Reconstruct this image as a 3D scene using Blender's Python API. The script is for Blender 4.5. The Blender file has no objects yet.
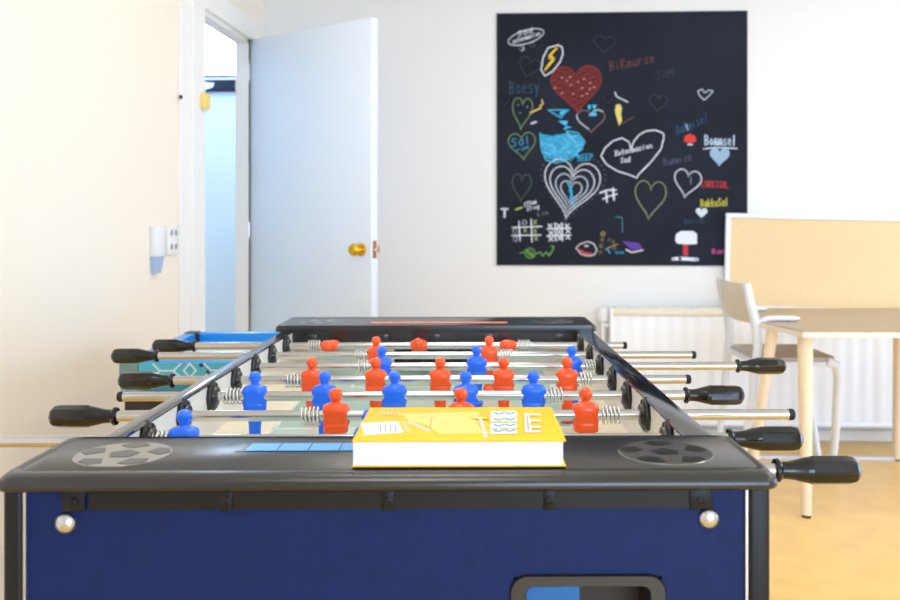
import bpy, bmesh, math, random
from mathutils import Vector, Matrix
random.seed(7)
scene = bpy.context.scene
COL = scene.collection
PI = math.pi

# ------------------------------------------------------------------ frames
# World axes follow the room (X right along the back wall, Y towards it). The
# camera stands at the origin, turned a little to the left.
YAW = 0.0467
CY, SY = math.cos(YAW), math.sin(YAW)
EYE = 1.13
F = 898.0
CX0, CY0 = 478.0, 222.0
WALL_Y = 4.73
WALL_X = -1.374

def turn(x, y):                       # plan offset seen from the camera -> world
    return (x * CY - y * SY, x * SY + y * CY)

def on_y(px, py, Y):                  # place on the plane Y = const
    r = (px - CX0) / F
    yc = Y / (r * SY + CY)
    return ((r * CY - SY) * yc, Y, EYE - (py - CY0) / F * yc)

def on_x(px, py, X):
    r = (px - CX0) / F
    yc = X / (r * CY - SY)
    return (X, (r * SY + CY) * yc, EYE - (py - CY0) / F * yc)

# --------------------------------------------------------------- materials
def lin(c):
    def f(v):
        v /= 255.0
        return v / 12.92 if v <= 0.04045 else ((v + 0.055) / 1.055) ** 2.4
    return (f(c[0]), f(c[1]), f(c[2]), 1.0)

MATS = {}
def mat(name, rgb, rough=0.5, metal=0.0, spec=0.5, coat=0.0, noise=0.0, nscale=20.0,
        bump=0.0, bscale=200.0, emit=None, strength=0.0, stretch=None, trans=0.0, sheen=0.0):
    if name in MATS:
        return MATS[name]
    m = bpy.data.materials.new(name)
    m.use_nodes = True
    nt = m.node_tree
    b = nt.nodes['Principled BSDF']
    b.inputs['Base Color'].default_value = lin(rgb)
    b.inputs['Roughness'].default_value = rough
    b.inputs['Metallic'].default_value = metal
    b.inputs['Specular IOR Level'].default_value = spec
    b.inputs['Coat Weight'].default_value = coat
    b.inputs['Coat Roughness'].default_value = 0.08
    b.inputs['Transmission Weight'].default_value = trans
    if sheen:
        b.inputs['Sheen Weight'].default_value = sheen
    if emit is not None:
        b.inputs['Emission Color'].default_value = lin(emit)
        b.inputs['Emission Strength'].default_value = strength
    tc = nt.nodes.new('ShaderNodeTexCoord')
    mp = nt.nodes.new('ShaderNodeMapping')
    nt.links.new(tc.outputs['Object'], mp.inputs['Vector'])
    if stretch:
        mp.inputs['Scale'].default_value = stretch
    if noise > 0:
        n = nt.nodes.new('ShaderNodeTexNoise')
        n.inputs['Scale'].default_value = nscale
        n.inputs['Detail'].default_value = 5
        nt.links.new(mp.outputs[0], n.inputs['Vector'])
        r = nt.nodes.new('ShaderNodeMapRange')
        r.inputs['From Min'].default_value = 0.3
        r.inputs['From Max'].default_value = 0.7
        r.inputs['To Min'].default_value = 1 - noise
        r.inputs['To Max'].default_value = 1 + noise
        nt.links.new(n.outputs['Fac'], r.inputs['Value'])
        mx = nt.nodes.new('ShaderNodeMix')
        mx.data_type = 'RGBA'
        mx.blend_type = 'MULTIPLY'
        mx.inputs['Factor'].default_value = 1.0
        mx.inputs['A'].default_value = lin(rgb)
        nt.links.new(r.outputs[0], mx.inputs['B'])
        nt.links.new(mx.outputs['Result'], b.inputs['Base Color'])
    if bump > 0:
        n2 = nt.nodes.new('ShaderNodeTexNoise')
        n2.inputs['Scale'].default_value = bscale
        n2.inputs['Detail'].default_value = 3
        nt.links.new(mp.outputs[0], n2.inputs['Vector'])
        bp = nt.nodes.new('ShaderNodeBump')
        bp.inputs['Strength'].default_value = bump
        bp.inputs['Distance'].default_value = 0.002
        nt.links.new(n2.outputs['Fac'], bp.inputs['Height'])
        nt.links.new(bp.outputs[0], b.inputs['Normal'])
    MATS[name] = m
    return m

M_WALL = mat('white_wall', (238, 236, 233), 0.75, bump=0.25, bscale=90)
M_WALL_L = mat('warm_lit_wall', (247, 236, 219), 0.7, bump=0.25, bscale=90)  # white paint, the warm light on it put into the colour
M_TRIM = mat('white_trim', (244, 241, 236), 0.4)
M_CEIL = mat('white_ceiling', (245, 245, 242), 0.8)
M_DOOR = mat('cool_lit_door_paint', (234, 242, 253), 0.35)  # white paint, tinted blue for the hall daylight falling on it
M_HALL = mat('pale_blue_wall', (226, 236, 246), 0.6)
M_BLACK = mat('black_plastic', (16, 15, 16), 0.42, spec=0.35, bump=0.12, bscale=500)
M_BLACKCAP = mat('black_moulded_plastic', (20, 20, 21), 0.27, spec=0.8, bump=0.06, bscale=600)
M_RAIL = mat('dark_polished_rail', (134, 136, 142), 0.09, metal=1.0)
M_HANDLE = mat('black_handle_plastic', (7, 7, 8), 0.16, spec=0.5, coat=0.15)
M_BEAR = mat('black_bearing_plastic', (30, 29, 30), 0.25)
M_NAVY = mat('navy_laminate', (1, 30, 84), 0.48, spec=0.25, noise=0.12, nscale=60, bump=0.25, bscale=700)
M_CHROME = mat('chrome', (196, 196, 197), 0.17, metal=1.0)
M_STEEL = mat('brushed_steel', (205, 206, 208), 0.3, metal=1.0)
M_SPRING = mat('pale_spring_wire', (225, 226, 222), 0.22, metal=0.7)
M_BLUE = mat('blue_figure_plastic', (10, 106, 246), 0.28, coat=0.3)
M_ORANGE = mat('orange_figure_plastic', (255, 84, 10), 0.28, coat=0.3)
M_INNER = mat('white_inner_wall', (238, 234, 224), 0.35)
M_RAMP = mat('cream_ramp', (244, 234, 206), 0.3)
M_PITCH = mat('green_pitch', (194, 222, 208), 0.14, spec=0.6)
M_PITCHLINE = mat('white_pitch_line', (244, 246, 240), 0.25)
M_EMB_P = mat('black_emblem', (10, 10, 12), 0.25, spec=0.6)
M_EMB_H = mat('grey_emblem', (150, 146, 140), 0.2, metal=0.8)
M_SCOREB = mat('light_blue_score_strip', (96, 172, 240), 0.35)
M_SCOREO = mat('orange_score_strip', (240, 120, 80), 0.35)
M_TICK = mat('dark_tick', (40, 60, 90), 0.5)
M_WOOD = mat('birch_wood', (240, 203, 156), 0.4, noise=0.06, nscale=6, stretch=(1, 12, 1))
M_LEG = mat('birch_leg', (246, 222, 190), 0.4, noise=0.05, nscale=8, stretch=(8, 8, 1))
M_TOP = mat('pale_laminate_top', (172, 150, 124), 0.3, noise=0.03, nscale=4)
M_EDGE = mat('pale_table_edge', (246, 232, 214), 0.35)
M_CHAIR = mat('white_chair_plastic', (232, 236, 242), 0.35)
M_CHAIRBK = mat('beige_backrest', (226, 216, 198), 0.5)
M_SEAT = mat('taupe_seat', (196, 182, 172), 0.6)
M_RAD = mat('white_radiator', (248, 249, 252), 0.4)
M_RADTOP = mat('cream_radiator_top', (240, 232, 212), 0.45)
M_CORK = mat('tan_pinboard', (238, 208, 160), 0.9, noise=0.05, nscale=160, bump=0.2, bscale=300)
M_FRAMEW = mat('white_frame', (240, 244, 252), 0.35)
M_SLATE = mat('chalkboard_slate', (22, 28, 42), 0.7, spec=0.25, noise=0.45, nscale=2.2)
M_BRASS = mat('polished_brass', (222, 172, 50), 0.18, metal=1.0)
M_PLUG = mat('white_plug_plastic', (240, 240, 240), 0.35)
M_HOLE = mat('socket_hole', (150, 146, 140), 0.6)
M_PLUGSHADE = mat('pale_blue_shade', (168, 192, 222), 0.4)  # colour of the bluish shade below the plug box
M_YELBOX = mat('yellow_plastic', (246, 214, 120), 0.4)
M_TBLUE = mat('bright_blue_rail', (24, 140, 226), 0.3)
M_TBED = mat('pale_blue_bed', (196, 222, 246), 0.2)
M_TEAL = mat('teal_panel', (80, 182, 208), 0.4)
M_TDARK = mat('dark_lower_panel', (40, 30, 26), 0.5)
M_HEX = mat('pale_hexagon_print', (222, 240, 246), 0.4)
M_CTEAL = mat('grey_teal_corner', (112, 142, 138), 0.5)
M_YEL = mat('yellow_cover', (252, 196, 2), 0.55, noise=0.05, nscale=40)
M_PAGE = mat('white_pages', (244, 243, 242), 0.8, noise=0.03, nscale=30, stretch=(1, 1, 40))
M_PRINTW = mat('white_print', (250, 248, 244), 0.4)
M_PRINTB = mat('blue_print', (40, 150, 205), 0.4)
M_PRINTR = mat('red_print', (222, 84, 50), 0.4)
M_PRINTT = mat('pale_yellow_print', (252, 222, 112), 0.35)
M_PRINTG = mat('grey_print', (150, 140, 128), 0.5)
M_STRIP = mat('pale_metal_strip', (226, 232, 244), 0.35, metal=0.2)
M_NAVYSIGN = mat('navy_sign', (16, 30, 52), 0.5)
M_LAMP = mat('lamp_diffuser', (255, 255, 255), 0.5, emit=(255, 250, 242), strength=6.2)
M_PANE = mat('bright_hall_pane', (255, 255, 255), 0.5, emit=(205, 228, 255), strength=15.0)
M_RUBBER = mat('black_rubber', (18, 18, 18), 0.6)
M_LINENUM = None

def floor_mat():
    m = mat('yellow_linoleum', (240, 196, 116), 0.3, noise=0.06, nscale=9, spec=0.5)
    return m
M_FLOOR = floor_mat()

# ------------------------------------------------------------ mesh helpers
def finish(bm, me, smooth=True, angle=0.62):
    bmesh.ops.recalc_face_normals(bm, faces=bm.faces[:])
    bm.to_mesh(me)
    bm.free()
    if smooth:
        me.polygons.foreach_set('use_smooth', [True] * len(me.polygons))
        me.set_sharp_from_angle(angle=angle)
    me.update()

def obj(name, bm, mats, parent=None, loc=(0, 0, 0), smooth=True, angle=0.62):
    me = bpy.data.meshes.new(name)
    if not isinstance(mats, (list, tuple)):
        mats = [mats]
    for m in mats:
        me.materials.append(m)
    finish(bm, me, smooth, angle)
    o = bpy.data.objects.new(name, me)
    COL.objects.link(o)
    o.location = loc
    if parent is not None:
        o.parent = parent
    return o

def thing(name, label, cat, loc=(0, 0, 0), rz=0.0, group=None):
    o = bpy.data.objects.new(name, None)
    o.empty_display_size = 0.1
    COL.objects.link(o)
    o.location = loc
    o.rotation_euler = (0, 0, rz)
    o['label'] = label
    o['category'] = cat
    if group:
        o['group'] = group
    return o

def tag(o, label=None, cat=None, group=None, kind=None):
    if label: o['label'] = label
    if cat: o['category'] = cat
    if group: o['group'] = group
    if kind: o['kind'] = kind
    return o

def box(bm, x0, x1, y0, y1, z0, z1, mi=0, bev=0.0, seg=2):
    vs = [bm.verts.new((x, y, z)) for z in (z0, z1) for y in (y0, y1) for x in (x0, x1)]
    idx = [(0, 2, 3, 1), (4, 5, 7, 6), (0, 1, 5, 4), (2, 6, 7, 3), (0, 4, 6, 2), (1, 3, 7, 5)]
    fs = [bm.faces.new([vs[i] for i in f]) for f in idx]
    for f in fs:
        f.material_index = mi
    if bev > 0:
        es = list({e for f in fs for e in f.edges})
        r = bmesh.ops.bevel(bm, geom=es, offset=bev, segments=seg, affect='EDGES', profile=0.5)
        for f in r['faces']:
            f.material_index = mi
    return fs

def loft(bm, rings, mi=0, caps=True, closed=True):
    R = [[bm.verts.new(p) for p in ring] for ring in rings]
    n = len(R[0])
    for a, b in zip(R[:-1], R[1:]):
        for i in range(n if closed else n - 1):
            j = (i + 1) % n
            f = bm.faces.new((a[i], a[j], b[j], b[i]))
            f.material_index = mi
    if caps:
        for ring in (R[0], R[-1]):
            try:
                f = bm.faces.new(ring)
                f.material_index = mi
            except ValueError:
                pass

def lathe(bm, prof, o, axis, n=20, mi=0, phase=0.0):
    """prof: (distance along axis, radius)."""
    a = Vector(axis).normalized()
    t = Vector((0, 0, 1)) if abs(a.z) < 0.9 else Vector((1, 0, 0))
    e1 = a.cross(t).normalized()
    e2 = a.cross(e1)
    o = Vector(o)
    rings = []
    for s, r in prof:
        r = max(r, 1e-5)
        rings.append([o + a * s + (e1 * math.cos(phase + 2 * PI * i / n) + e2 * math.sin(phase + 2 * PI * i / n)) * r
                      for i in range(n)])
    loft(bm, rings, mi)

def tube(bm, pts, r, n=8, mi=0):
    pts = [Vector(p) for p in pts]
    rs = r if isinstance(r, (list, tuple)) else [r] * len(pts)
    rings = []
    e1 = None
    for i, p in enumerate(pts):
        if i == 0: d = pts[1] - pts[0]
        elif i == len(pts) - 1: d = pts[-1] - pts[-2]
        else: d = pts[i + 1] - pts[i - 1]
        d.normalize()
        if e1 is None:
            t = Vector((0, 0, 1)) if abs(d.z) < 0.9 else Vector((1, 0, 0))
            e1 = d.cross(t).normalized()
        else:
            e1 = (e1 - d * e1.dot(d)).normalized()
        e2 = d.cross(e1)
        rings.append([p + (e1 * math.cos(2 * PI * k / n) + e2 * math.sin(2 * PI * k / n)) * rs[i] for k in range(n)])
    loft(bm, rings, mi)

def prism(bm, pts2, z0, z1, mi=0, plane='xy'):
    """extrude a 2D polygon; plane xy -> z, xz -> y, yz -> x"""
    def P(p, h):
        if plane == 'xy': return (p[0], p[1], h)
        if plane == 'xz': return (p[0], h, p[1])
        return (h, p[0], p[1])
    loft(bm, [[P(p, z0) for p in pts2], [P(p, z1) for p in pts2]], mi)

def rrect(x0, x1, y0, y1, r, n=6):
    out = []
    for cx, cy, a0 in ((x1 - r, y0 + r, -PI / 2), (x1 - r, y1 - r, 0), (x0 + r, y1 - r, PI / 2), (x0 + r, y0 + r, PI)):
        for i in range(n + 1):
            a = a0 + PI / 2 * i / n
            out.append((cx + r * math.cos(a), cy + r * math.sin(a)))
    return out

def ell(bm, c, r, mi=0, nu=14, nv=9):
    rings = []
    for j in range(nv + 1):
        a = -PI / 2 + PI * j / nv
        k = max(math.cos(a), 1e-3)
        rings.append([(c[0] + r[0] * k * math.cos(2 * PI * i / nu), c[1] + r[1] * k * math.sin(2 * PI * i / nu),
                       c[2] + r[2] * math.sin(a)) for i in range(nu)])
    loft(bm, rings, mi)

def struct(name, bm, m, label=None):
    o = obj(name, bm, m, smooth=False)
    o['kind'] = 'structure'
    if label: o['label'] = label
    return o

# ================================================================== SETTING
XR, YB, ZC = 4.2, -2.6, 2.6
bm = bmesh.new(); box(bm, -3.2, XR + .1, YB - .1, 6.3, -0.1, 0.0); struct('floor', bm, M_FLOOR, 'yellow linoleum floor')
bm = bmesh.new(); box(bm, WALL_X - .1, XR + .1, YB - .1, WALL_Y + .1, ZC, ZC + .1); struct('ceiling', bm, M_CEIL)
bm = bmesh.new(); box(bm, WALL_X, XR + .1, WALL_Y, WALL_Y + .1, 0, ZC); struct('wall_back', bm, M_WALL, 'white wall behind the chalkboard')

D0, D1, DH = 3.80, 4.50, 2.055      # doorway in the left wall
bm = bmesh.new()
box(bm, WALL_X - .066, WALL_X, YB - .1, D0, 0, ZC)
box(bm, WALL_X - .066, WALL_X, D1, WALL_Y + .1, 0, ZC)
box(bm, WALL_X - .066, WALL_X, D0, D1, DH, ZC)
struct('wall_left', bm, M_WALL_L, 'white wall with warm light in its colour and the open doorway')

# wall behind the camera with a wide window, right wall with a second one
def wall_with_hole(name, axis, c0, c1, a0, a1, h0, h1, w0, w1, m):
    bm = bmesh.new()
    def b(p0, p1, z0, z1):
        if axis == 'x': box(bm, p0, p1, c0, c1, z0, z1)
        else: box(bm, c0, c1, p0, p1, z0, z1)
    b(a0, w0, 0, ZC); b(w1, a1, 0, ZC); b(w0, w1, 0, h0); b(w0, w1, h1, ZC)
    return struct(name, bm, m)
wall_with_hole('wall_front', 'x', YB - .1, YB, WALL_X, XR + .1, 0.3, 2.2, 0.3, 3.0, M_WALL)
wall_with_hole('wall_right', 'y', XR, XR + .1, YB, WALL_Y, 0.25, 2.3, .75, 3.65, M_WALL)
def window(name, axis, c, w0, w1, z0, z1):
    bm = bmesh.new()
    def b(p0, p1, a, bb):
        if axis == 'x': box(bm, p0, p1, c - .035, c + .035, a, bb)
        else: box(bm, c - .035, c + .035, p0, p1, a, bb)
    mid = (w0 + w1) / 2
    b(w0, w1, z0, z0 + .06); b(w0, w1, z1 - .06, z1)
    b(w0, w0 + .06, z0 + .06, z1 - .06); b(w1 - .06, w1, z0 + .06, z1 - .06)
    b(mid - .04, mid + .04, z0 + .06, z1 - .06)
    return struct(name, bm, M_TRIM)
window('window_1', 'x', YB - .05, 0.3, 3.0, .3, 2.2)
window('window_2', 'y', XR + .05, .75, 3.65, .25, 2.3)  # unseen; enlarged downwards to light the lower left wall

# door casing
bm = bmesh.new()
box(bm, WALL_X, WALL_X + .024, 3.655, D0, 0, DH + .10, bev=.004)
box(bm, WALL_X, WALL_X + .012, 3.55, 3.655, 0, DH + .20, bev=.003)
box(bm, WALL_X, WALL_X + .02, D0, D1 + .1, DH, DH + .10, bev=.004)
box(bm, WALL_X, WALL_X + .02, D1 + .03, D1 + .10, 0, DH, bev=.004)
struct('trim_1', bm, M_TRIM, 'white door casing')
bm = bmesh.new()
box(bm, WALL_X - .066, WALL_X, D1 - .012, D1 + .03, 0, DH)
box(bm, WALL_X - .066, WALL_X, D0 - .03, D0 + .004, 0, DH)
box(bm, WALL_X - .066, WALL_X, D0, D1, DH - .02, DH)
struct('trim_2', bm, M_TRIM, 'white door jamb')
# baseboards, floor strip
bm = bmesh.new(); box(bm, WALL_X + .03, XR, WALL_Y - .014, WALL_Y, 0, .055, bev=.003); struct('baseboard_back', bm, M_TRIM)
bm = bmesh.new(); box(bm, WALL_X, WALL_X + .014, YB, 3.54, 0, .055, bev=.003); struct('baseboard_left', bm, M_TRIM)
bm = bmesh.new(); box(bm, -1.0, XR, 4.335, 4.372, 0, .012, bev=.003); struct('trim_3', bm, M_STRIP, 'pale metal strip across the floor')

# hall behind the doorway
bm = bmesh.new(); box(bm, -3.1, WALL_X - .066, 6.2, 6.3, 0, 3.0); box(bm, -3.2, -3.1, 2.0, 6.3, 0, 3.0)
box(bm, -3.2, WALL_X - .066, 1.9, 2.0, 0, 3.0); box(bm, WALL_X - .066, WALL_X, WALL_Y + .1, 6.3, 0, 3.0)
struct('wall_hall', bm, M_HALL, 'pale blue hall wall through the doorway')
bm = bmesh.new(); box(bm, -3.2, WALL_X, 1.9, 6.3, 3.0, 3.1); struct('ceiling_hall', bm, M_CEIL)
bm = bmesh.new()
box(bm, -3.0, -1.55, 6.17, 6.185, 2.16, 2.95, 0)
struct('window_3', bm, M_PANE, 'bright white hall window')
s = thing('hall_sign', 'dark navy sign band with white marks below the bright hall window', 'sign', (-2.0, 6.2, 2.04))
bm = bmesh.new(); box(bm, -.65, .62, -.03, -.001, 0, .115, bev=.003); obj('panel', bm, M_NAVYSIGN, s)
bm = bmesh.new(); box(bm, -.6, .12, -.034, -.0305, .082, .096); obj('white_line', bm, M_PRINTW, s)
bm = bmesh.new(); prism(bm, [(-.2, .01), (-.14, .03), (-.13, .06), (-.19, .065), (-.22, .04)], -.034, -.0305, plane='xz')
obj('white_mark', bm, M_PRINTW, s)

# door leaf
hx, hy = WALL_X + .004, D1 + .005
ex, ey = -0.672, 4.040
L = math.hypot(ex - hx, ey - hy)
door = bpy.data.objects.new('door_1', None); COL.objects.link(door)
door.location = (hx, hy, 0); door.rotation_euler = (0, 0, math.atan2(ey - hy, ex - hx))
tag(door, 'open white flush door with brass knobs', kind='structure')
bm = bmesh.new(); box(bm, 0, L, 0, .042, .012, 2.058, bev=.002); obj('door_leaf', bm, M_DOOR, door)
def knob(side):
    bm = bmesh.new()
    y = 0 if side < 0 else .042
    prof = [(0, .030), (.006, .029), (.010, .016), (.026, .012), (.032, .020), (.040, .0275), (.052, .0285), (.060, .022), (.063, .010), (.0635, 0)]
    lathe(bm, prof, (L - .065, y, 1.004), (0, side, 0), 24)
    return obj('door_knob', bm, M_BRASS, door)
knob(-1); knob(1)
bm = bmesh.new(); box(bm, L - .0005, L + .0015, .009, .033, .965, 1.045)
lathe(bm, [(0, .009), (.010, .007), (.012, .0)], (L + .001, .021, 1.004), (1, 0, 0), 10, 1)
obj('latch_plate', bm, [mat('bronze_latch', (190, 130, 70), .3, metal=1.0), M_CHROME], door)
for z in (.25, 1.05, 1.85):
    bm = bmesh.new(); lathe(bm, [(0, .006), (.08, .006)], (-.0005, -.007, z), (0, 0, 1), 10); obj('hinge', bm, M_STEEL, door)

# small fittings on the left wall
sk = thing('wall_socket', 'white double socket plate on the left wall beside the door frame', 'socket', (WALL_X, 3.478, 1.06))
bm = bmesh.new(); box(bm, 0, .012, -.052, .052, -.058, .052, bev=.004); obj('face_plate', bm, M_PLUG, sk)
for dz in (-.027, .027):
    for dy in (-.022, .022):
        bm = bmesh.new(); lathe(bm, [(0, .012), (.001, .012), (.0015, .009)], (.012, dy, dz), (1, 0, 0), 12); obj('outlet', bm, M_HOLE, sk)
pl = thing('wall_plug', 'white plug adapter box on the wall left of the socket plate', 'plug', (WALL_X, 3.3125, 1.06))
bm = bmesh.new(); box(bm, 0, .03, -.0375, .0375, -.06, .056, bev=.005); obj('housing', bm, M_PLUG, pl)
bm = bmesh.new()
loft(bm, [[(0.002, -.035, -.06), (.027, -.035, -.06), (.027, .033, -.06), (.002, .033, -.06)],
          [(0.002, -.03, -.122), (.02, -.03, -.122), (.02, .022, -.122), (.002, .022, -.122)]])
tag(obj('box_shade', bm, M_PLUGSHADE, pl), 'pale blue tapered piece standing in for the shade under the box')  # bluish shade under the box, built as a solid piece
yb = thing('door_contact', 'small yellow plastic box on the white door casing', 'door contact', (WALL_X + .024, 3.775, 1.64))
bm = bmesh.new(); box(bm, 0, .02, -.04, .035, -.028, .036, bev=.003); obj('yellow_housing', bm, M_YELBOX, yb)
bm = bmesh.new(); box(bm, 0, .012, -.02, .02, -.042, -.028, bev=.002); tag(obj('white_base', bm, M_PLUG, yb), 'white base')
bm = bmesh.new(); lathe(bm, [(0, .009), (.008, .008), (.01, 0)], on_x(180, 97, WALL_X + .012), (1, 0, 0), 10)
tag(obj('wall_stud', bm, M_EMB_P), 'tiny dark stud on the edge of the door casing', 'stud')

# ================================================================ RADIATOR
rx0 = on_y(611, 400, 4.62)[0]
rad = thing('radiator', 'long white ribbed radiator under the pinboard on the back wall', 'radiator', (rx0, 4.635, 0))
RL = 2.2
bm = bmesh.new()
n = 64
pts = []
for i in range(n + 1):
    x = .01 + (RL - .02) * i / n
    ph = i % 2
    pts.append((x - .006, -.0435 if ph else -.040)); pts.append((x + .006, -.0435 if ph else -.040))
pts += [(RL - .005, .03), (.005, .03)]
prism(bm, pts, .118, .655)
obj('ribbed_panel', bm, M_RAD, rad, smooth=False)
bm = bmesh.new(); box(bm, 0, RL, -.052, .04, .655, .69, bev=.006)
for i in range(60):
    box(bm, .03 + i * (RL - .06) / 60, .045 + i * (RL - .06) / 60, -.03, .02, .69, .6915, 1)
obj('top_grille', bm, [M_RADTOP, M_RAD], rad)
bm = bmesh.new(); box(bm, 0, RL, -.05, .035, .10, .118, bev=.004); obj('bottom_lip', bm, M_RAD, rad)
bm = bmesh.new(); box(bm, -.006, .006, -.052, .04, .105, .69, bev=.002); obj('end_panel', bm, M_RAD, rad)
for bx in (.3, 1.1, 1.9):
    bm = bmesh.new(); box(bm, bx - .02, bx + .02, .03, .09, .2, .62); obj('wall_bracket', bm, M_RAD, rad)
bm = bmesh.new()
lathe(bm, [(0, .012), (.01, .022), (.055, .026), (.07, .022), (.075, 0)], (-.04, -.005, .615), (0, 0, 1), 16)
obj('thermostat_valve', bm, M_RAD, rad)
bm = bmesh.new(); tube(bm, [(-.04, -.005, .0), (-.04, -.005, .60), (-.04, -.005, .617)], .009, 10)
tube(bm, [(-.04, -.005, .60), (-.003, -.005, .60)], .009, 10); obj('pipe', bm, M_RAD, rad)

# =============================================================== PINBOARD
p = on_y(724, 213, 4.695)
pb = thing('pinboard', 'large tan pinboard with white frame overlapping the chalkboard corner', 'pinboard', (p[0], 4.695, p[2] - .5))
PBW, PBH = 1.30, .5
bm = bmesh.new(); box(bm, .015, PBW - .015, .004, .018, .015, PBH - .015); obj('felt_panel', bm, M_CORK, pb)
bm = bmesh.new()
fw = .024
box(bm, 0, PBW, -.006, .020, PBH - fw, PBH, bev=.003); box(bm, 0, PBW, -.006, .020, 0, fw, bev=.003)
box(bm, 0, fw, -.006, .020, fw, PBH - fw, bev=.003); box(bm, PBW - fw, PBW, -.006, .020, fw, PBH - fw, bev=.003)
obj('frame', bm, M_FRAMEW, pb)
pb.rotation_euler = (0, .021, 0)

# ============================================================= CHALKBOARD
BY = WALL_Y - .006
a = on_y(497.5, 14.5, BY); b_ = on_y(746.5, 11.5, BY); c_ = on_y(497.5, 264.8, BY); d_ = on_y(746.5, 264.5, BY)
BX0, BX1 = (a[0] + c_[0]) / 2, (b_[0] + d_[0]) / 2
BZ1, BZ0 = (a[2] + b_[2]) / 2, (c_[2] + d_[2]) / 2
cb = thing('chalkboard', 'square black chalkboard covered in chalk hearts and words on the white wall', 'chalkboard', ((BX0 + BX1) / 2, WALL_Y - .0003, BZ0))
CBX = (BX0 + BX1) / 2
bm = bmesh.new(); box(bm, BX0 - CBX, BX1 - CBX, -.006, -.0005, 0, BZ1 - BZ0); obj('slate_sheet', bm, M_SLATE, cb)
bm = bmesh.new()
w, h, e = BX1 - CBX, BZ1 - BZ0, .005
box(bm, -w - e, -w, -.008, 0, -e, h + e); box(bm, w, w + e, -.008, 0, -e, h + e)
box(bm, -w, w, -.008, 0, h, h + e); box(bm, -w, w, -.008, 0, -e, 0)
obj('edge_trim', bm, mat('dark_edge_trim', (44, 46, 46), .6), cb)

def bp(px, py):                       # photo place on the board -> board-local (x, z)
    q = on_y(px, py, BY)
    return (q[0] - CBX, q[2] - BZ0)
U = 4.75 / F                          # one photo pixel on the board, in metres
class Draw:
    depth = 0
    def __init__(s, name, label):
        s.bm = bmesh.new(); s.name = name; s.label = label; s.mats = []
        Draw.depth += 1
        s.y = -.0066 - .00002 * Draw.depth
    def mi(s, rgb):
        m = mat('chalk_%d_%d_%d' % rgb, rgb, .9, noise=.25, nscale=260)
        if m not in s.mats: s.mats.append(m)
        return s.mats.index(m)
    def line(s, pts, rgb, w=1.3, closed=False):
        mi = s.mi(rgb); hw = w * .88 * U / 2; s.y -= 3e-6
        q = [Vector(bp(*p)) for p in pts]
        if closed: q.append(q[0].copy())
        for p0, p1 in zip(q[:-1], q[1:]):
            d = p1 - p0
            if d.length < 1e-6: continue
            d.normalize(); nrm = Vector((-d.y, d.x)) * hw
            f = s.bm.faces.new([s.bm.verts.new((v.x, s.y, v.y)) for v in (p0 + nrm, p0 - nrm, p1 - nrm, p1 + nrm)])
            f.material_index = mi
        for p0 in q:
            f = s.bm.faces.new([s.bm.verts.new((p0.x + hw * math.cos(t * PI / 4), s.y, p0.y + hw * math.sin(t * PI / 4))) for t in range(8)])
            f.material_index = mi
    def fill(s, pts, rgb):
        mi = s.mi(rgb)
        f = s.bm.faces.new([s.bm.verts.new((v[0], s.y, v[1])) for v in (bp(*p) for p in pts)])
        f.material_index = mi
    def done(s):
        # strokes are thin chalk, still with a little thickness
        bmesh.ops.recalc_face_normals(s.bm, faces=s.bm.faces[:])
        o = obj(s.name, s.bm, s.mats, cb, smooth=False)
        if s.label: o['label'] = s.label
        return o

def heart_pts(x0, x1, y0, y1, rot=0.0, n=40, skew=0.0):
    cx, cy = (x0 + x1) / 2, (y0 + y1) / 2
    out = []
    for i in range(n):
        t = 2 * PI * i / n
        x = math.sin(t) ** 3
        y = -(13 * math.cos(t) - 5 * math.cos(2 * t) - 2 * math.cos(3 * t) - math.cos(4 * t) + 2.5) / 14.5
        x *= (x1 - x0) / 2; y *= (y1 - y0) / 2
        x += skew * y
        out.append((cx + x * math.cos(rot) - y * math.sin(rot), cy + x * math.sin(rot) + y * math.cos(rot)))
    return out

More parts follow.
